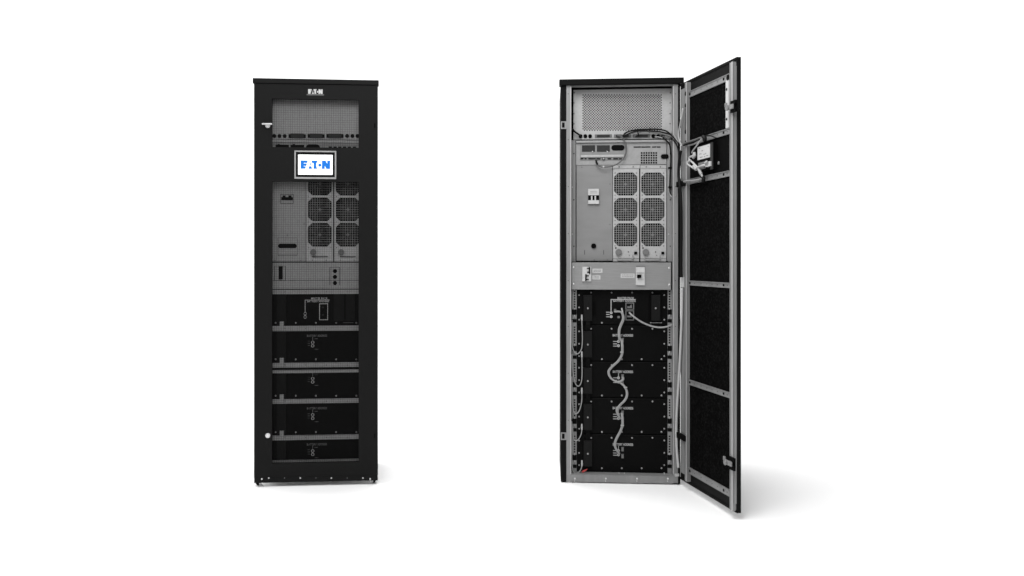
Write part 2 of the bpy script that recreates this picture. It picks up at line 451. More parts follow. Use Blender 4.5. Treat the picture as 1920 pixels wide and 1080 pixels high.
mb = MB(); A.slot(mb, 521.5, 457, 556.5, 465.2, d - .002, .0018); mb.build('finger_slot', 'dark', sp)
for x, y in ((516, 488.4), (563.5, 488.4), (538.6, 441), (570.3, 420)): screw(A, sp, x, y, d, 1.3, 'knob')
# power modules
for x0, x1, xc in ((574, 624.4, 599.6), (626.8, 684, 652)):
    pm = fan_column(A, shut, x0, x1, 328, 490.2, xc, (344.2, 392.6, 440), 22.4, d, .0008)
    mb = MB(); A.disc(mb, xc - 12.3, 473, 5.8, d - .006, .0058, 20); A.disc(mb, xc - 12.3, 473, 4.2, d - .0075, .0014, 18); mb.build('knob', 'knob', pm)
    mb = MB(); A.box(mb, xc - 15, 480.8, xc + 15, 482, d - .004, .0038); mb.build('handle', 'darkgrey', pm)
    for yy in (368.6, 416.4, 464.5):
        for sx in (-21, 21): screw(A, pm, xc + sx, yy, d, 1.2, 'knob')
    for sx in (-14, 12): screw(A, pm, xc + sx, 488, d, 1.4, 'knob')
mb = MB(); A.box(mb, 624.4, 339, 626.8, 490, d + .01, .002); mb.build('module_gap', 'dark', shut)
# breaker panel
mb = MB(); A.box(mb, 500, 492.2, 684, 541.6, d, .002); outline(mb, 515, 499, 535, 526, d, .35); outline(mb, 500, 525.5, 684, 525.5, d, .3, 't'); outline(mb, 618.6, 501, 637, 535, d, .45, 'lrt'); bp_ = mb.build('breaker_panel', ['panel', 'darkgrey'], shut)
mb = MB(); A.box(mb, 522.2, 499.6, 530, 523.8, d - .004, .0038); mb.build('breaker', 'dark', bp_)
for y in (508.3, 519.2, 530.6):
    mb = MB(); A.disc(mb, 628, y, 4.3, d - .002, .0018, 6); mb.build('hex_socket', 'dark', bp_)
# battery packs and the shelf strips between them
packs = ((551.4, 611), (620.4, 680), (699.4, 748), (756.2, 816), (824.4, 863))
for k, (y0, y1) in enumerate(packs):
    mb = MB(); A.box(mb, 500, y0, 684, y1, d + .004, .02); pk = mb.build('battery_pack', 'pack', shut)
    mb = MB(); A.box(mb, 519.4, y0 + .8, 536.4, y1 - .6, d - .004, .0078); mb.build('terminal_cover', 'cover', pk)
    yb = (605.4, 673.7, 742, 810.2, None)[k]
    if yb:
        for x in (516.8, 554.6, 592.3, 630.2, 668.2): screw(A, pk, x, yb, d + .004, 1.9)
    if k == 0:
        for x0, x1 in ((626, 644.6), (648.4, 665)):
            mb = MB(); A.box(mb, x0, y0 + .8, x1, 601.6, d - .004, .0078); mb.build('terminal_cover', 'cover', pk)
        mb = MB(); dd = d + .0036
        add_text(mb, A, 'MASTER PACK', 583.5, 557.6, 614.5, 561.3, dd); add_text(mb, A, 'BATTERY ADDRESS', 576, 563.6, 617.5, 566.8, dd)
        A.box(mb, 571.6, 562, 618, 563.1, dd, .0003); A.box(mb, 571.6, 563.1, 572.8, 585, dd, .0003)
        A.box(MB(), 643.5, 604.7, 662.5, 605.4, dd, .0003).build('printed_line', 'faintink', pk)
        A.box(mb, 598.6, 569, 615, 570.1, dd, .0003); A.box(mb, 598.6, 599, 615, 600.2, dd, .0003)
        A.box(mb, 598.6, 570.1, 599.7, 599, dd, .0003); A.box(mb, 613.9, 570.1, 615, 599, dd, .0003)
        mb.build('printed_marking', 'ink', pk)
        for yy in (578, 592):
            mb = MB(); A.box(mb, 601.6, yy - 5, 612, yy + 5, dd, .0003); A.box(mb, 603.4, yy - 3, 607, yy, dd - .0004, .0003, 1); mb.build('data_port', ['dark', 'darkgrey'], pk)
        xd, ys = 572.2, (588.2, 594.4)
    else:
        ty = (0, 629.4, 697.2, 765.4, 833)[k]
        mb = MB(); dd = d + .0036
        if k != 2:
            lt = MB(); add_text(lt, A, 'BATTERY ADDRESS', 575.5, ty - 2.1, 613.5, ty + 2.1, dd); lt.build('pack_lettering', 'faintink', pk)
        A.box(mb, 585.8, ty + 2.4, 586.8, ty + 8.5, dd, .0003)
        for q in (10, 14, 18): A.box(mb, 577, ty + q, 581, ty + q + .7, dd, .0003)
        A.box(mb, 590, ty + 5.4, 596, ty + 6.2, dd, .0003)
        A.box(MB(), 590, ty + 25, 597, ty + 25.8, dd, .0003).build('printed_line', 'faintink', pk)
        mb.build('printed_marking', 'faintink', pk)
        xd, ys = 586.3, (ty + 12.6, ty + 19)
    for yy in ys:
        mb = MB(); A.disc(mb, xd, yy, 3.0, dd - .001, .0012, 14); A.disc(mb, xd, yy, 2.0, dd - .0014, .0003, 12, 1); mb.build('address_dial', ['ink', 'dark'], pk)
for y0, y1, dd in ((542.9, 551.4, .012), (611, 620.4, .03), (680, 688.8, .03), (693.6, 699.4, .026), (748, 756.2, .03), (816, 824.4, .03), (862, 872, .026)):
    mb = MB(); A.box(mb, 500, y0, 684, y1, d - .006, .01); sh = mb.build('shelf_rail', 'panel', shut)
    if y1 - y0 > 7:
        for x in (534, 573, 612, 651): screw(A, sh, x, (y0 + y1) / 2, d - .006, 1.1, 'knob')
mb = MB(); A.box(mb, 500, 688.8, 684, 693.6, d + .004, .01); mb.build('shelf_gap', 'dark', shut)
for y in (603, 671.2, 739.6, 807.8):
    mb = MB(); A.box(mb, 524.4, y, 532.2, y + 17.6, d - .012, .004); mb.build('retaining_clip', 'panel', shut)

# =================================================================== OPEN CABINET (right)
loc = ((1164 - PX) / F * D_OPEN, D_OPEN, 0)
opened, B = thing('server_cabinet', 'tall black cabinet with its door swung open, grey fan modules above black battery packs', 'cabinet', loc, math.radians(-4.9))
P = B.P
zb = .004
xl, xr, _, zt = B.rect(1051.4, 157, 1275.5, 905, 0)
mb = MB(); mb.box(xl, P(1062, 500, 0).x, .0, .55, zb, zt + .015); mb.build('side_panel', 'coat', opened, bevel=.002)
mb = MB(); mb.box(P(1271.4, 500, 0).x, xr, .0, .55, zb, zt + .015); mb.build('side_panel', 'matt', opened)
mb = MB(); mb.box(P(1062, 500, 0).x + .0005, P(1271.4, 500, 0).x - .0005, .545, .549, zb, zt + .02); mb.build('back_panel', 'inside', opened)
mb = MB(); mb.box(P(1062, 500, 0).x + .0005, P(1271.4, 500, 0).x - .0005, .05, .544, zb, zb + .004); mb.build('base_plate', 'inside', opened)
mb = MB(); B.box(mb, 1048.6, 146.6, 1282.6, 157.6, -.016, .06); B.box(mb, 1056, 147.2, 1275, 157.4, .0445, .508); mb.build('roof', 'coat', opened, bevel=.0025)
# galvanised front frame
mb = MB()
B.box(mb, 1062, 157.8, 1071, 905.6, 0, .035); B.box(mb, 1261.6, 157.8, 1271.2, 905.6, 0, .035)
B.box(mb, 1071, 157.8, 1261.6, 160.8, .004, .03)
B.box(mb, 1071, 891.6, 1261.6, 905.2, -.002, .03); B.box(mb, 1071, 889.8, 1261.6, 891.6, .004, .05)
ff = mb.build('front_frame', 'frame', opened)
for x0, x1 in ((1069.2, 1071), (1262, 1263.6)): B.box(MB(), x0, 161.4, x1, 889, -.0012, .001).build('frame_edge', 'module', ff)
for x in (1078, 1136, 1194.6, 1252.2):
    screw(B, ff, x, 897.4, -.002, 2.0, 'steel', 'bolt'); screw(B, ff, x - .5, 902, -.002, 1.1, 'steel', 'bolt')
for y in (176, 262, 350, 438, 526, 612, 700, 788): 
    screw(B, ff, 1065.5, y, 0, .9, 'darkgrey', 'rivet'); screw(B, ff, 1266.4, y, 0, .9, 'darkgrey', 'rivet')
# latch strikers on the left edge
for y0, y1 in ((227.5, 241.6), (811, 825)):
    mb = MB(); B.box(mb, 1051.6, y0, 1062.4, y1, -.004, .0035); st = mb.build('latch_striker', 'frame', opened)
    mb = MB(); B.box(mb, 1053.8, y0 + 2.2, 1058.6, y1 - 2.4, -.0046, .0004); mb.build('latch_hole', 'dark', st)
# upper perforated panel
d = .07
mb = MB(); B.box(mb, 1075.2, 167.2, 1260, 260.8, d, .003)
pxp = 4.88
for j in range(28):
    for i in range(31):
        x = 1093.3 + i * pxp + (pxp / 2 if j % 2 else 0); y = 178 + j * pxp / 2
        if x < 1240: B.disc(mb, x, y, 1.32, d - .0006, .0005, 8, 1)
tp = mb.build('top_panel', ['module', 'dark'], opened)
for x, y in ((1076.8, 174), (1256.8, 174), (1076.2, 193), (1076.2, 213), (1076.2, 232), (1256.4, 193), (1256.4, 213), (1256.4, 232)): screw(B, tp, x, y, d, 1.5, 'knob')
for x in (1088.6, 1097.4, 1106.4, 1225, 1234.4, 1243.4):
    mb = MB(); B.disc(mb, x, 255.2, 3.7, d - .0035, .0033); B.disc(mb, x, 255.2, 2.3, d - .0042, .0006, 12, 1); mb.build('round_port', ['matt', 'dark'], tp)
for x0, x1 in ((1115.4, 1147.4), (1151, 1183), (1186.6, 1218.6)):
    mb = MB(); B.box(mb, x0, 251.8, x1, 257.8, d - .003, .0028); B.box(mb, x0 + 4, 252.8, x1 - 4, 257, d - .005, .0019, 1); mb.build('connector', ['knob', 'darkgrey'], tp)
# dark edge and inner rails
mb = MB(); B.box(mb, 1071.5, 261.2, 1262, 262.6, d - .005, .01); mb.build('panel_seam', 'dark', opened)
for x0, x1 in ((1071.2, 1079.2), (1250.4, 1261.4)):
    mb = MB(); B.box(mb, x0, 262.8, x1, 490.6, .052, .02); rl = mb.build('mounting_rail', 'frame', opened)
    for y in (288, 374.6, 461.6): screw(B, rl, (x0 + x1) / 2 + .8, y, .052, 1.3, 'dark')
    for y in (351, 439): screw(B, rl, (x0 + x1) / 2 - 2, y, .052, 1.0, 'steel')
# interface module
d = .05
mb = MB(); B.box(mb, 1080.2, 267.2, 1249.4, 308.8, d, .012); B.box(mb, 1080.2, 262.8, 1258, 266.6, d - .012, .02)
for x0, x1 in ((1188, 1201.6), (1202.4, 1219.6), (1222.6, 1230.6), (1231.6, 1238.4)): B.box(mb, x0, 274.6, x1, 276.8, d - .0008, .0006, 1)
for i in range(7):
    for j in range(5): B.box(mb, 1201.6 + i * 4.55, 285.2 + j * 4.6, 1204.7 + i * 4.55, 288.4 + j * 4.6, d - .0008, .0006, 1)
im = mb.build('interface_module', ['panel', 'dark'], opened)
mb = MB(); B.box(mb, 1087.4, 268.6, 1172.4, 300, d - .003, .0028); B.box(mb, 1089, 290.2, 1170, 294.4, d - .008, .005, 1); cb = mb.build('card_bay', ['plate', 'module'], im)
for x0, x1 in ((1091.2, 1115.8), (1119, 1143.4)):
    mb = MB(); B.box(mb, x0, 272.4, x1, 284.4, d - .0045, .0014); cs = mb.build('card_slot', 'darkgrey', im)
    screw(B, im, x1 - 4.6, 284.4, d - .0045, 1.5, 'steel')
mb = MB(); B.slot(mb, 1146.2, 271.8, 1171, 282.2, d - .0045, .0014); mb.build('card_slot', 'dark', im)
mb = MB()
for x0, x1 in ((1088.4, 1094), (1096, 1100), (1103, 1117), (1118.4, 1126), (1139, 1146), (1150, 1159), (1160.4, 1166)): B.box(mb, x0, 296.6, x1, 298.8, d - .0046, .0014)
mb.build('terminal_strip', 'dark', im)
mb = MB(); B.disc(mb, 1131.6, 297.2, 3.1, d - .007, .004, 12); B.disc(mb, 1131.6, 297.2, 1.7, d - .0075, .0004, 10, 1); mb.build('socket', ['darkgrey', 'panel'], im)
mb = MB(); B.slot(mb, 1239, 289, 1254, 297.6, d - .004, .0038); mb.build('cable_opening', 'dark', im)
# switch panel
mb = MB(); B.box(mb, 1081, 310, 1148.2, 488.8, d, .012); B.box(mb, 1095.6, 469, 1096.5, 477.4, d - .0008, .0006, 1); B.box(mb, 1131.4, 469, 1132.3, 477.4, d - .0008, .0006, 1); sp = mb.build('switch_panel', ['plate', 'darkgrey'], opened)
mb = MB(); B.box(mb, 1103, 354, 1123, 366, d - .012, .0118, 0); B.box(mb, 1103, 375.4, 1123, 382.2, d - .012, .0118, 0); B.box(mb, 1103, 366, 1123, 375.4, d - .010, .0098, 1)
for x in (1109.6, 1116.2): B.box(mb, x - 1.3, 367, x + 1.3, 375.4, d - .0125, .0024, 0)
br = mb.build('breaker', ['white', 'matt'], sp)
mb = MB()
for y in (358.4, 361.4): B.box(mb, 1106, y, 1120, y + .7, d - .0125, .0004)
B.box(mb, 1102.2, 382.6, 1123.8, 383.8, d - .006, .005)
mb.build('breaker_marking', 'knob', br)
mb = MB(); B.disc(mb, 1113.2, 461.2, 4.8, d - .006, .0058, 18); mb.build('panel_knob', 'matt', sp)
for x, y in ((1091, 313.4), (1113.8, 487), (1138.6, 487), (1143.6, 345), (1143.6, 421)): screw(B, sp, x, y, d, 1.2, 'knob')
# power modules
for x0, x1, xc in ((1149.4, 1198.2, 1173.2), (1200.8, 1249.2, 1224.2)):
    pm = fan_column(B, opened, x0, x1, 316.6, 484.6, xc, (345, 392.6, 440.2), 21.8, d - .004)
    mb = MB(); B.box(mb, x0, 309.6, x1 + (1.6 if x1 < 1200 else 0), 316, d, .01); B.box(mb, x0, 485.2, x1, 490.2, d - .003, .012); hd = mb.build('module_flange', 'module', pm)
    for sx in (-12.5, 14): screw(B, pm, xc + sx, 312.8, d, 1.6, 'knob')
    for yy in (324.4, 366, 373, 413.4, 420.4, 461):
        for sx in (-20, 20): screw(B, pm, xc + sx, yy, d - .004, 1.35, 'knob')
    dd = d - .004
    mb = MB(); B.disc(mb, xc - 13, 473, 6.1, dd - .008, .0078, 22); B.disc(mb, xc - 13, 473, 4.6, dd - .0095, .0014, 18, 1); mb.build('knob', ['knob', 'knob'], pm)
    screw(B, pm, xc - 18.6, 465, dd, 1.8, 'darkgrey'); screw(B, pm, xc + 5, 472.4, dd, 1.3, 'darkgrey'); screw(B, pm, xc + 7, 478.6, dd, 1.1, 'knob')
    mb = MB(); B.box(mb, xc + 16, 472, xc + 21.4, 476.8, dd - .005, .0048); mb.build('switch', 'dark', pm)
    mb = MB(); B.box(mb, xc - 15.6, 481, xc - 14, 486, dd - .010, .0098); B.box(mb, xc - 15, 485.6, xc + 12, 488.2, dd - .011, .004); B.box(mb, xc + 12.6, 478, xc + 14.2, 486, dd - .010, .0098)
    mb.build('handle', 'panel', pm)
mb = MB(); B.box(mb, 1198.3, 316, 1200.7, 484.4, d + .02, .002); mb.build('module_gap', 'dark', opened)
mb = MB(); B.box(mb, 1081, 489.2, 1252, 491.4, d - .002, .02); mb.build('panel_seam', 'dark', opened)
# breaker panel
d = .018
mb = MB(); B.box(mb, 1072, 492.2, 1258.2, 543, d, .003); bp_ = mb.build('breaker_panel', 'brushed', opened, bevel=.0008)
for x, y in ((1075.6, 501), (1075.6, 532.4), (1254.8, 502.4), (1254.8, 533.6)): screw(B, bp_, x, y, d, 2.2, 'steel')
mb = MB(); B.box(mb, 1092, 500.2, 1108.4, 527.4, d - .010, .0098, 0)
for r in ((1104, 500.8, 1106.6, 513.4), (1100.4, 502.4, 1104, 504), (1100.4, 509.4, 1104, 511.2), (1097.2, 514.2, 1099.8, 527), (1099.8, 516.2, 1104, 518), (1099.8, 523, 1104, 524.8)):
    B.box(mb, *r, d - .014, .0039, 1)
mb.build('breaker', ['white', 'matt'], bp_)
for r, lines in (((1110.6, 503.8, 1129.6, 511.6), (506.6, 508.8)), ((1110.6, 516.4, 1125.8, 524), (518.8, 521.2)), ((1163.8, 513, 1190, 521), (515.4, 518))):
    mb = MB(); B.box(mb, *r, d - .0006, .0005, 0)
    for y in lines:
        x = r[0] + 2.5
        while x < r[2] - 3:
            w = random.uniform(1.2, 3.4); B.box(mb, x, y - .45, min(x + w, r[2] - 2), y + .45, d - .0010, .0003, 1); x += w + .7
    mb.build('paper_label', ['label', 'knob'], bp_)
mb = MB(); B.box(mb, 1191.4, 499, 1210.8, 535.4, d - .0010, .0009, 2); B.box(mb, 1192.8, 500.8, 1209, 534.6, d - .010, .0089, 0); B.box(mb, 1194.8, 515, 1202.6, 521.2, d - .020, .0099, 1)
B.box(mb, 1203.4, 513, 1208.4, 523.6, d - .0115, .0014, 3); B.box(mb, 1192.8, 499.2, 1209.6, 500.4, d - .010, .009, 4); B.box(mb, 1193.6, 511.4, 1208.4, 512.2, d - .0106, .0005, 4)
mb.build('main_breaker', ['white', 'matt', 'panel', 'label', 'knob'], bp_)
# perforated rack rails beside the packs
for x0, x1, xc in ((1073, 1081.2, 1077.4), (1251.8, 1260.2, 1255.4)):
    d = .04
    mb = MB(); B.box(mb, x0, 543.6, x1, 889, d, .003); e = []
    for k in range(6):
        o = 68.2 * k
        for j in range(8):
            y = 546.6 + o + j * 4.82 - (1.2 if k else 0)
            if (j >= 7 and k < 5) or y > 884 or (k == 5 and j > 1): continue
            B.box(mb, xc - 1.5, y - 1.4, xc + 1.5, y + 1.4, d - .0008, .0007, 1)
        if k < 5:
            e += [(580.2 + o, 590 + o), (598.4 + o, 604.6 + o)]
    rr = mb.build('rack_rail', ['frame', 'dark'], opened)
    for ya, yb_ in e: B.box(MB(), x0 + .2, ya, x1 - .2, yb_, d - .003, .0028).build('rail_bracket', 'dark', rr)
    for k in range(5):
        o = 68.2 * k
        screw(B, rr, xc, 579 + o, d, 2.2); screw(B, rr, xc, 592 + o, d, 2.3); screw(B, rr, xc, 597 + o, d, 1.5, 'knob')
# battery packs
d = .046
mb = MB(); B.box(mb, 1081.4, 543.4, 1251.6, 889, d + .006, .003); mb.build('pack_backing', 'dark', opened)
for k in range(5):
    o = 68.2 * k
    mb = MB(); B.box(mb, 1081.6, (544.4 if k == 0 else 542.3 + o), 1251.4, (608.4 + o if k < 4 else 884.5), d, .005); pk = mb.build('battery_pack', 'pack', opened, bevel=.0012)
    mb = MB(); B.box(mb, 1111, (544.4 if k == 0 else 542.6 + o), 1249, 543.6 + o, d - .0012, .001); mb.build('top_lip', 'cover', pk)
    for x in (1108.4, 1146.8, 1185.2, 1223.4): screw(B, pk, x, (548.6 if k == 0 else 548.2 + o), d, 1.9, 'knob' if k == 0 else 'screw')
    for x in (1128.6, 1166, 1203.2, 1240.4):
        if k or x < 1130: screw(B, pk, x, 605.2 + o, d, 2.0)
    for y in (553.2, 576.4, 599.4):
        screw(B, pk, 1085.8, y + o, d, 1.8); screw(B, pk, 1245.6, y + o, d, 1.8)
    mb = MB(); B.box(mb, 1094.4, 553.4 + o, 1110.4, 601.8 + o, d - .018, .0178); B.box(mb, 1098.6, 601.9 + o, 1106.4, (621.4 + o if k < 4 else 608), d - .008, .0078)
    tc_ = mb.build('terminal_cover', 'cover', pk, bevel=.0015)
    screw(B, pk, 1102.2, 578 + o, d - .018, 2.0)
    mk = MB(); dd = d - .0006
    if k == 0:
        mb = MB(); B.box(mb, 1221.6, 553.2, 1238.4, 601.4, d - .018, .0178); mb.build('terminal_cover', 'cover', pk, bevel=.0015)
        screw(B, pk, 1229.6, 578, d - .018, 2.0)
        mb = MB(); B.box(mb, 1111.6, 566, 1116.4, 590, d - .006, .0058); B.box(mb, 1216.4, 554, 1220.6, 600, d - .006, .0058); mb.build('cover_hinge', 'matt', pk)
        add_text(mk, B, 'MASTER PACK', 1157.8, 557, 1189, 560.8, dd); add_text(mk, B, 'BATTERY ADDRESS', 1150, 563, 1192, 566, dd)
        B.box(mk, 1145, 561, 1192, 562.4, dd, .0003); B.box(mk, 1145, 562.4, 1146.5, 583, dd, .0003)
        for y in (585.4, 589.6, 594): B.box(mk, 1136.4, y - .6, 1143, y + .6, dd, .0003)
        x = 1219
        while x < 1241: B.box(mk, x, 604.6, x + 1.9, 605.8, dd, .0003); x += 2.5
        mk.build('printed_marking', 'ink', pk)
        for y0, y1 in ((567.4, 580.6), (582, 600.6)):
            mb = MB()
            for r in ((1172.8, y0, 1189, y0 + 1.6), (1172.8, y1 - 1.2, 1189, y1), (1172.8, y0 + 1.6, 1174.4, y1 - 1.2), (1187.2, y0 + 1.6, 1189, y1 - 1.2)): B.box(mb, *r, dd - .003, .0034, 0)
            B.box(mb, 1174.4, y0 + 1.6, 1187.2, y1 - 1.2, dd - .0006, .0004, 1)
            yc = (y0 + y1) / 2
            mb.prism([(P(x, y, dd).x, P(x, y, dd).z) for x, y in ((1176, yc + 3.5), (1176.4, yc), (1180, yc + 1), (1184, yc - 3.6), (1185, yc + 3.5))], dd - .003, dd - .0008, 0)
            mb.build('data_port', ['knob', 'dark'], pk)
        for x, y in ((1153.4, 581.4), (1160, 594.6)):
            mb = MB(); B.box(mb, x - 2.2, y - 2, x + 2.2, y + 2, dd - .006, .0064); mb.build('connector', 'knob', pk)
        mb = MB(); B.box(mb, 1149.4, 586, 1165, 592.4, dd - .0008, .001); mb.build('connector', 'dark', pk)
        xd, ys = 1146, (586.4, 593.8)
    else:
        ty = 628.8 + o - 68.2
        lt = MB(); add_text(lt, B, 'BATTERY ADDRESS', 1149, ty - 2.3, 1187, ty + 2.3, dd); lt.build('pack_lettering', 'ink', pk)
        B.box(mk, 1159.2, ty + 2.6, 1160.2, ty + 9, dd, .0003)
        for y in (11.4, 16, 20.2): B.box(mk, 1149.6, ty + y - .6, 1156.8, ty + y + .6, dd, .0003)
        mk.build('printed_marking', 'ink', pk)
        for y in (9.5, 22.5):
            mb = MB(); B.box(mb, 1165.4, ty + y - 3.4, 1169.4, ty + y + 3.4, dd - .010, .0104); B.box(mb, 1164.8, ty + y - 4.4, 1170, ty + y - 3.6, dd - .006, .0064); mb.build('connector', 'knob', pk)
        xd, ys = 1159.6, (ty + 11.6, ty + 19.4)
    for y in ys:
        mb = MB(); B.disc(mb, xd, y, 2.6, dd - .003, .0034, 14); B.disc(mb, xd, y, 1.1, dd - .0036, .0005, 10, 1); mb.build('address_dial', ['ink', 'knob'], pk)
for x in (1086, 1160.6, 1170.8, 1245.6): B.box(MB(), x - 1.1, 886.4, x + 1.1, 890, .03, .004).build('base_stud', 'steel', opened)

# ---- cables
def cable(fr, parent, pts, d, rpx, mat, name='cable', twin=0, sub=6):
    mb = MB()
    mb.tube(fr.path(pts, d), rpx * .00258, sub=sub)
    if twin: mb.tube([p + Vector((twin * .00258, .0015, -twin * .0008)) for p in fr.path(pts, d)], rpx * .00258, sub=sub)
    return mb.build(name, mat, parent, smooth=True)
dc = .028
cable(B, opened, [(1152, 584.6, .040), (1158, 583.6), (1164, 585), (1167, 591), (1167.4, 598), (1164, 607), (1160.4, 616), (1159.6, 626), (1160.4, 633), (1165, 640, .038)], dc, 1.35, 'cable', 'jumper_cable', 2.3)
cable(B, opened, [(1165.6, 578, .040), (1166.6, 582, .034), (1167.4, 588, .030)], dc, 1.5, 'palecable', 'cable_plug')
cable(B, opened, [(1164.6, 636, .036), (1165.6, 646), (1166, 656), (1164.6, 666), (1158, 677), (1147, 687), (1140.4, 696), (1142.6, 706), (1149, 712.4), (1158, 716), (1166.6, 712, .036), (1166.8, 706, .036)], dc, 1.35, 'cable', 'jumper_cable', 2.0)
cable(B, opened, [(1161, 717, .036), (1168, 722), (1173.6, 731), (1174.6, 741), (1170, 751), (1161, 760), (1155.8, 768), (1157.4, 776), (1162, 785, .036)], dc, 1.35, 'cable', 'jumper_cable', 2.0)
cable(B, opened, [(1164.6, 774, .036), (1166.2, 784), (1166, 797), (1162, 809), (1156, 820), (1151.8, 832), (1154.4, 842), (1160, 850, .036)], dc, 1.35, 'cable', 'jumper_cable', 2.0)
for k in range(3): 
    mb = MB(); y = (660.4, 726.6, 798)[k]; x = (1165.6, 1172.4, 1166.4)[k]
    B.box(mb, x - 2.6, y - .8, x + 3.6, y + .8, dc - .006, .012); mb.build('cable_tie', 'palecable', opened)
cable(B, opened, [(1180, 586, .042), (1184, 590, .030), (1190, 595), (1201, 602.6), (1213, 608.4), (1226, 612.6), (1239, 614), (1251, 612.4), (1262, 608.4, .036)], .022, 1.6, 'cable', 'network_cable')
loops = (
    [(1091, 599), (1091.6, 620), (1092, 640), (1090, 655), (1083, 663.4), (1076, 658.6), (1073, 646), (1072.4, 620), (1072.4, 600)],
    [(1091, 668), (1091.4, 690), (1091, 710), (1088, 721), (1083.4, 724), (1078.6, 718), (1074.6, 700), (1072.8, 680), (1072.6, 664)],
    [(1091, 736), (1090.6, 752), (1087, 768), (1081, 775.6), (1076, 772), (1073.6, 758), (1072.6, 735), (1072.4, 706)],
    [(1091, 804), (1090, 813), (1086, 822), (1081, 826.2), (1077, 825), (1074.6, 815), (1073.4, 800)],
    [(1091.2, 872), (1089.6, 879), (1085, 885.4), (1079.4, 887.6), (1074.4, 882), (1072.4, 868), (1072, 840), (1072, 790)],
)
for k, L_ in enumerate(loops):
    c_ = cable(B, opened, L_, .020, .95, 'cable', 'sense_cable')
    x, y = L_[0]
    mb = MB(); mb.tube(B.path([(x, y - 9), (x, y - 5), (x, y + 2)], .020), .0042); mb.tube(B.path([(x, y - 3.5), (x, y - 1.5)], .020), .0050)
    mb.build('plug', 'palecable', c_, smooth=True)
mb = MB(); a_ = [(P(x, y, .016).x, P(x, y, .016).z) for x, y in ((1090.6, 884.6), (1093.4, 881.8), (1101.6, 879.2), (1099, 882.6), (1093, 886.2))]
mb.prism(a_, .016, .019); mb.build('marker_tag', 'red', opened)['label'] = 'small red tag by the lowest looped cable'
# upper harness
for pts, r, m in (
    ([(1166, 258.6), (1172, 250), (1181, 246), (1194, 243.4), (1212, 242.6), (1232, 242.4), (1246, 244.6), (1254, 249), (1260, 254.6)], 1.5, 'blackcable'),
    ([(1168, 257.4), (1178, 251), (1192, 246.4), (1210, 245.6), (1232, 246.4), (1246, 249), (1257, 252)], 1.4, 'blackcable'),
    ([(1189, 257), (1196, 250), (1206, 247), (1224, 248.2), (1238, 250.6), (1250, 254.4), (1259, 258)], 1.0, 'midcable'),
    ([(1160, 256), (1170, 252.4), (1186, 250), (1196, 246.6)], .9, 'midcable'),
    ([(1194, 243), (1196.6, 250), (1198, 256)], 1.1, 'blackcable'),
    ([(1219, 240), (1219, 246), (1217, 249)], .9, 'blackcable'),
    ([(1073.6, 242), (1077, 246.4), (1083, 250.6), (1089, 255)], 1.8, 'blackcable')):
    cable(B, opened, pts, .045, r, m, 'harness_cable')
cable(B, opened, [(1158, 255, .062), (1165, 256), (1170.6, 264), (1174, 274), (1173.6, 286), (1168, 298), (1158, 307), (1146, 311.6), (1134, 313.2), (1125, 312), (1119, 307), (1117.6, 300.5, .045)], .026, 1.35, 'midcable', 'loop_cable')
mb = MB(); mb.tube(B.path([(1120.4, 308.6), (1118.4, 304.6), (1117.8, 300.4)], .025), .0048); mb.build('cable_boot', 'blackcable', opened, smooth=True)
mb = MB(); mb.tube(B.path([(1130, 312.6), (1133, 312.9)], .024), .0056); mb.build('cable_clip', 'palecable', opened, smooth=True)
cable(B, opened, [(1236, 255, .062), (1243, 259), (1250, 264), (1254.6, 270), (1257.4, 280), (1258, 300), (1257, 322), (1256, 345), (1256, 358), (1259, 366), (1264, 368.4), (1269, 364), (1272, 360)], .032, 1.3, 'blackcable', 'power_cable')
cable(B, opened, [(1228, 256, .060), (1238, 257.6), (1247, 261.6), (1252.6, 268), (1254.6, 280), (1254.8, 300), (1254, 330), (1253.6, 352), (1256, 364), (1262, 370.6, .02), (1267, 366, -.004)], .034, .9, 'cable', 'power_cable')
cable(B, opened, [(1240, 254, .062), (1248, 258), (1255, 263), (1258.6, 270), (1260, 285), (1259.4, 310), (1258.4, 340), (1258, 356)], .038, 1.2, 'midcable', 'power_cable')
for y in (314.6, 351):
    mb = MB(); B.box(mb, 1253.4, y - 1.6, 1259.8, y + 1.6, .026, .02); mb.build('cable_clamp', 'dark', opened)
cable(B, opened, [(1258.6, 206, .05), (1258.8, 222, .045), (1259.4, 238, .035), (1261.4, 249, .02), (1265, 256, -.012), (1270, 263, -.03), (1276, 270, -.03), (1281, 273, -.03)], .03, .9, 'cable', 'door_earth_wire')
cable(B, opened, [(1258, 258, .03), (1262, 262, -.004), (1268, 270, -.02), (1272.4, 285, -.03), (1273.6, 310, -.03), (1274, 350, -.03)], .0, 1.1, 'blackcable', 'harness_cable')
cable(B, opened, [(1256, 252, .035), (1262, 257, -.006), (1268, 263, -.02), (1275, 268, -.034), (1283, 270, -.04)], .0, 1.0, 'blackcable', 'harness_cable')
cable(B, opened, [(1259, 250, .02), (1263, 255, -.005), (1270, 262, -.014), (1277, 269, -.02), (1284, 271, -.03)], -.01, 1.0, 'midcable', 'door_earth_wire')

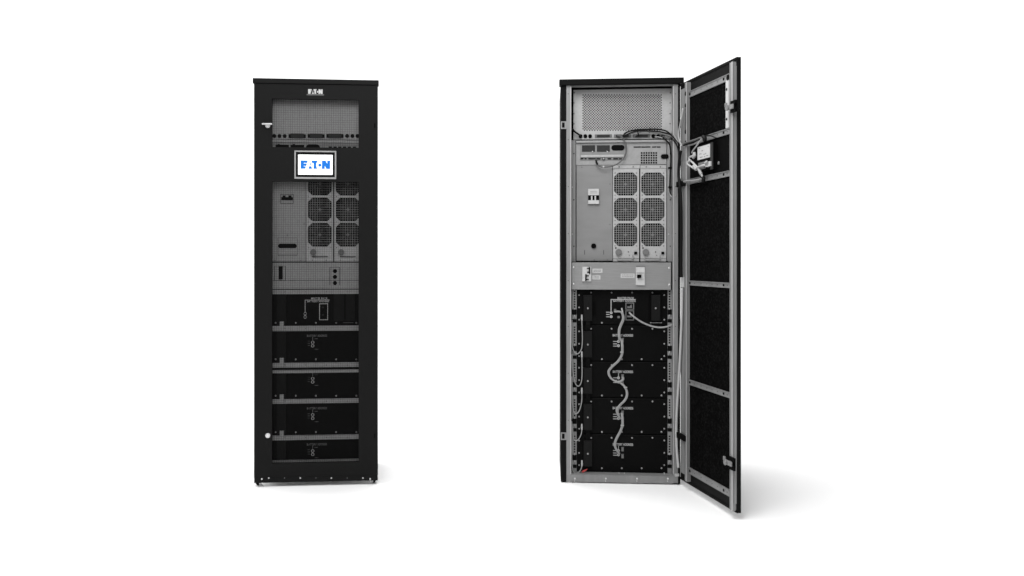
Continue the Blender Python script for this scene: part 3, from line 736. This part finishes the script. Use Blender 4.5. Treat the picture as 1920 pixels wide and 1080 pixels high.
# ------------------------------------------------------------------ open door of the right cabinet
dh = D_OPEN - .030                                   # world depth of hinge line
sc_h = F / dh
xh = (1275.6 - PX) / sc_h
k_ = 1.156
do = dh / k_
xo = (1381.6 - PX) / F * do
ang = math.atan2(do - dh, xo - xh); dlen = math.hypot(do - dh, xo - xh)
hl = B.inv @ Vector((xh, dh, 0))
dm_world = Matrix.Translation(Vector((xh, dh, 0))) @ Matrix.Rotation(ang, 4, 'Z')
E = Frame(dm_world)
ztop = H + (487 - 157.6) / sc_h; zbot = H - (898.4 - 487) / sc_h
mb = MB(); mb.box(0, dlen, .0005, .019, zbot, ztop)
door = mb.build('door', 'coat', opened, bevel=.002)
door.location = hl; door.rotation_euler = (0, 0, ang - math.radians(-4.9))
def ex(px, d=-.008): return E.P(px, 487, d).x
def ez(px, py, d=-.008): return E.P(px, py, d).z
# return lip along the top and bottom edges
for za in (ztop - .012, zbot + .002): MB().box(.004, dlen - .004, -.003, .0, za, za + .010).build('door_lip', 'coat', door)
# free-edge upright (channel) and hinge-side upright
zt_ = ez(1370, 119); zb_ = ez(1365, 951)
mb = MB(); mb.box(ex(1368, -.016), ex(1373.6, -.016), -.016, 0, zb_, zt_); mb.box(ex(1374.2, -.010), ex(1377, -.010), -.010, 0, ez(1376, 944), ez(1376, 124)); ch = mb.build('door_channel', 'frame', door)
mb = MB(); mb.box(ex(1371.4, -.018), ex(1373.4, -.018), -.018, -.0162, zb_, zt_); mb.build('channel_edge', 'module', ch)
mb = MB(); mb.box(ex(1276.8, -.014), ex(1283.4, -.014), -.014, 0, ez(1280, 886), ez(1280, 168)); mb.box(ex(1284, -.020), ex(1287.6, -.020), -.020, 0, ez(1285, 899), ez(1285, 157.5))
for y in range(206, 246, 2): mb.box(ex(1284.6, -.0210), ex(1286, -.0210), -.0212, -.0202, ez(1285, y + .75), ez(1285, y - .35), 1)
for y in (178, 200, 249, 269): mb.disc(ex(1285.4, -.021), ez(1285.4, y), .010, -.0214, -.0202, 10, 1)
hs = mb.build('hinge_upright', ['frame', 'dark'], door)
mb = MB(); mb.box(ex(1286.4, -.022), ex(1287.6, -.022), -.022, -.0202, ez(1286, 898), ez(1286, 158)); mb.build('upright_edge', 'module', hs)
# crossbars
bars = (((1287.6, 172, 182), (1368, 139.6, 152.4)), ((1287.6, 263.2, 272.2), (1368, 242.6, 254)), ((1287.6, 334.8, 343), (1367.6, 322, 334)),
        ((1287.6, 526.2, 534.6), (1367.4, 530, 540.2)), ((1287.6, 711.6, 719), (1366, 734.4, 747)), ((1287.6, 874.6, 885.4), (1363, 915.6, 929)))
barz = []
for (xa, a0, a1), (xb, b0, b1) in bars:
    d = -.010
    z1_ = (ez(xa, a0, d) + ez(xb, b0, d)) / 2; z0_ = (ez(xa, a1, d) + ez(xb, b1, d)) / 2
    barz.append((z0_, z1_))
    mb = MB(); X0, X1 = ex(1288, d), ex(1367.6, d)
    mb.box(X0, X1, d, 0, z0_, z1_); mb.box(X0, X1, d - .003, d - .0003, z1_ - .003, z1_)
    zc = (z0_ + z1_) / 2; h_ = (z1_ - z0_)
    for f in (.06, .86): mb.slot(X0 + (X1 - X0) * f, X0 + (X1 - X0) * f + .016, zc - h_ * .22, zc + h_ * .22, d - .0008, d - .0002, 1)
    for f in (.2, .36, .5, .62, .74, .955): mb.disc(X0 + (X1 - X0) * f, zc, .0022, d - .0008, d - .0002, 8, 1)
    mb.build('crossbar', ['frame', 'dark'], door)
# foam fillings
for i, (lo, hi) in enumerate(((1, 0), (3, 2), (4, 3), (5, 4))):
    mb = MB(); mb.box(ex(1288.4, -.004), ex(1367, -.004), -.005, .0, barz[lo][1] + .0005, barz[hi][0] - .0005); mb.build('foam_panel', 'foam', door)
mb = MB(); mb.box(ex(1288.4, -.004), ex(1367, -.004), -.004, .0, barz[2][1] + .0005, barz[1][0] - .0005); mb.build('screen_backplate', 'matt', door)
# pale strip and the hole strip on the upper filling
mb = MB(); mb.box(ex(1360.6, -.012), ex(1366, -.012), -.012, -.0052, ez(1363, 240.6), ez(1363, 151))
for y in (168.4, 224): mb.disc(ex(1362.6, -.0125), ez(1362.6, y), .006, -.0135, -.0122, 10, 1)
mb.build('edge_strip', ['label', 'dark'], door)
mb = MB(); mb.disc(ex(1365, -.011), ez(1365, 145.2, -.011), .014, -.0125, -.0108, 6); mb.build('clip_hole', 'dark', door)
# latches on the free edge
for y0, y1, dx in ((190, 212, 0), (857, 880.6, -6)):
    mb = MB(); xa, xb = ex(1369 + dx * .5, -.028), ex(1378.4 + dx * .5, -.028); zc0, zc1 = ez(1373, y1, -.02), ez(1373, y0, -.02); hh = zc1 - zc0
    mb.box(xa, xb, -.028, -.0182, zc0, zc0 + hh * .36); mb.box(xa, xb, -.028, -.0182, zc1 - hh * .30, zc1)
    mb.box(xa + .01, xb, -.020, -.0182, zc0, zc1)
    la = mb.build('latch', 'matt', door, bevel=.001)
    mb = MB(); zc = (zc0 + zc1) / 2
    mb.box(xa - .03, xb - .012, -.034, -.028, zc - .010, zc + .009); mb.disc(xa - .012, zc, .013, -.040, -.0342, 14)
    mb.box(xa - .028, xa - .012, -.040, -.034, zc + .004, zc + hh * .42); mb.build('latch_cam', 'frame', la, bevel=.001)
# hinge bits
for y in (345, 818):
    mb = MB(); mb.box(.012, ex(1284, -.026), -.026, -.0142, ez(1281, y + 5), ez(1281, y - 5)); mb.build('hinge', 'dark', door)
mb = MB(); mb.disc(.018, ez(1279.5, 898, -.03), .007, -.034, -.016, 12); mb.build('hinge_pin', 'steel', door)
mb = MB(); mb.box(ex(1276.6, -.02), ex(1281, -.02), -.02, -.0145, ez(1278, 538), ez(1278, 519)); mb.build('cable_clip', 'white', door)
# screen controller bolted to the back plate
def dquad(mb, xa, xb, ya0, ya1, yb0, yb1, d, t, mi=0):
    z1_ = (ez(xa, ya0, d) + ez(xb, yb0, d)) / 2; z0_ = (ez(xa, ya1, d) + ez(xb, yb1, d)) / 2
    mb.box(ex(xa, d), ex(xb, d), d, d + t, z0_, z1_, mi)
mb = MB(); dquad(mb, 1307, 1335.4, 274, 321, 266, 317, -.026, .0215); dquad(mb, 1331.6, 1335.8, 268, 318, 266.6, 317, -.030, .0038, 1)
sc_ = mb.build('screen_controller', ['matt', 'darkgrey'], door)
mb = MB(); dquad(mb, 1307.8, 1330.8, 275.4, 299.4, 270.6, 295.6, -.029, .0028); lb = mb.build('label_plate', 'label', sc_)
mb = MB()
for x, y, w in ((1310, 277.4, 2.4), (1315, 282, 3), (1311, 288, 4), (1319, 288.6, 2), (1322, 287, 2), (1324, 291, 4), (1312, 294, 5), (1320, 293, 2), (1327, 273.6, 1.5)):
    dquad(mb, x, x + w, y, y + 1.3, y, y + 1.3, -.0296, .0005)
mb.build('label_print', 'knob', lb)
mb = MB(); dquad(mb, 1309, 1321, 305, 310.4, 303.4, 308.6, -.031, .0048)
dquad(mb, 1322, 1331.4, 304, 313, 302.4, 311.4, -.036, .0098, 1); dquad(mb, 1311, 1320, 313, 318, 311, 316, -.034, .0078)
mb.build('circuit_board', ['knob', 'label'], sc_)
for x, y in ((1339.6, 292.6), (1347.6, 305.6)): 
    p = E.P(x, y, -.004); link('screw', MB().dome(0, 0, .008, 0, .004).mesh('screw', 'knob', True), door, (p.x, -.004, p.z))
# wiring on the door
def dcable(pts, d, r, m, name='door_cable'):
    mb = MB(); mb.tube(E.path(pts, d), r); return mb.build(name, m, door, smooth=True)
dcable([(1281, 270), (1288, 266.8), (1296, 264.6), (1304, 262), (1311, 259), (1317, 257.6)], -.034, .0042, 'midcable')
dcable([(1282, 272), (1290, 269.6), (1299, 267.2), (1306, 263.2), (1313, 260)], -.028, .0052, 'blackcable')
dcable([(1316.6, 258), (1315.6, 260), (1310, 268), (1303.6, 277), (1299, 283), (1297.6, 287)], -.034, .0036, 'cable')
dcable([(1318, 257), (1326, 254.4), (1334, 255), (1343, 259)], -.026, .0034, 'blackcable')
dcable([(1302, 287, -.03), (1299, 292), (1293.4, 294.6), (1292.6, 299), (1298, 304), (1304, 310), (1309, 316), (1314.6, 325), (1316.6, 331)], -.040, .0042, 'palecable')
dcable([(1294.6, 300.6), (1290.4, 303), (1289.8, 308), (1296, 312.4), (1303, 316.6), (1308, 314), (1316, 310.4), (1323, 309.6, -.036)], -.044, .0042, 'palecable')
dcable([(1322, 307, -.034), (1325, 303), (1322, 306)], -.044, .005, 'palecable')
dcable([(1301.6, 286.6), (1302.6, 292), (1300, 295.4)], -.036, .0072, 'cable', 'cable_plug')
dcable([(1300.6, 311), (1305.6, 318)], -.044, .0072, 'cable', 'cable_plug')
dcable([(1310, 317), (1315, 327)], -.042, .0070, 'cable', 'cable_plug')
dcable([(1282, 340), (1290, 339), (1300, 338.4), (1310, 336.6), (1316, 334.4), (1317, 330)], -.030, .0036, 'cable')
dcable([(1282, 341.4), (1292, 342.4), (1304, 341.8), (1313, 339), (1318, 335)], -.030, .0036, 'midcable')
dcable([(1314.6, 328), (1317.4, 331), (1319.6, 336), (1318, 340.5)], -.032, .0085, 'blackcable', 'cable_tie')
dcable([(1318.6, 256.4), (1322, 260), (1320.6, 263)], -.030, .0090, 'blackcable', 'cable_tie')
dcable([(1280.6, 203, -.024), (1278, 220), (1275, 236), (1272.4, 250), (1273.6, 262), (1278.4, 274)], -.030, .0042, 'cable')
dcable([(1279, 540), (1278.6, 580), (1276.8, 630), (1274, 690), (1270.6, 745), (1268.4, 790), (1268.4, 830), (1270.4, 860), (1272, 877)], -.024, .0062, 'palecable', 'door_cable')
dcable([(1276.6, 283), (1273.8, 300), (1272.6, 330), (1275, 350), (1277, 390), (1277.4, 440), (1277, 490), (1277.4, 520)], -.030, .0075, 'blackcable', 'door_cable')

# ------------------------------------------------------------------ light
w = bpy.data.worlds.new('World'); scene.world = w; w.use_nodes = True
bg = w.node_tree.nodes['Background']; bg.inputs['Color'].default_value = (1, 1, 1, 1); bg.inputs['Strength'].default_value = 0.22
def area(name, loc, target, size, size_y, power):
    l = bpy.data.lights.new(name, 'AREA'); l.shape = 'RECTANGLE'; l.size = size; l.size_y = size_y; l.energy = power
    o = bpy.data.objects.new(name, l); col.objects.link(o); o.location = loc
    o.rotation_euler = (Vector(target) - Vector(loc)).to_track_quat('-Z', 'Y').to_euler()
    return o
area('overhead_softbox', (-3.0, 4.8, 6.5), (-2.4, 4.9, 0), 9, 9, 700)
area('front_softbox', (-.6, -.6, 3.4), (.5, 4.4, 1.25), 2.2, 1.2, 42)
area('top_softbox', (-.1, 2.3, 3.35), (.9, 4.8, .6), 1.5, 1.3, 66)
area('backdrop_softbox', (0, 7.5, 8.5), (0, 13, 3.5), 26, 3, 1250)

# ------------------------------------------------------------------ camera
cd = bpy.data.cameras.new('camera'); cam = bpy.data.objects.new('camera', cd); col.objects.link(cam)
cam.location = CAM; cam.rotation_euler = (math.pi / 2, 0, 0)
cd.sensor_width = 36; cd.lens = F / 1920 * 36
cd.shift_x = (960 - PX) / 1920; cd.shift_y = -(540 - PY) / 1920
cd.clip_end = 200
scene.camera = cam

vs = scene.view_settings
vs.view_transform = 'Standard'; vs.look = 'None'; vs.exposure = 0; vs.gamma = 1; vs.use_curve_mapping = False
scene.render.engine = 'CYCLES'
scene.cycles.max_bounces = 6; scene.cycles.use_denoising = True
scene.cycles.filter_width = 1.55
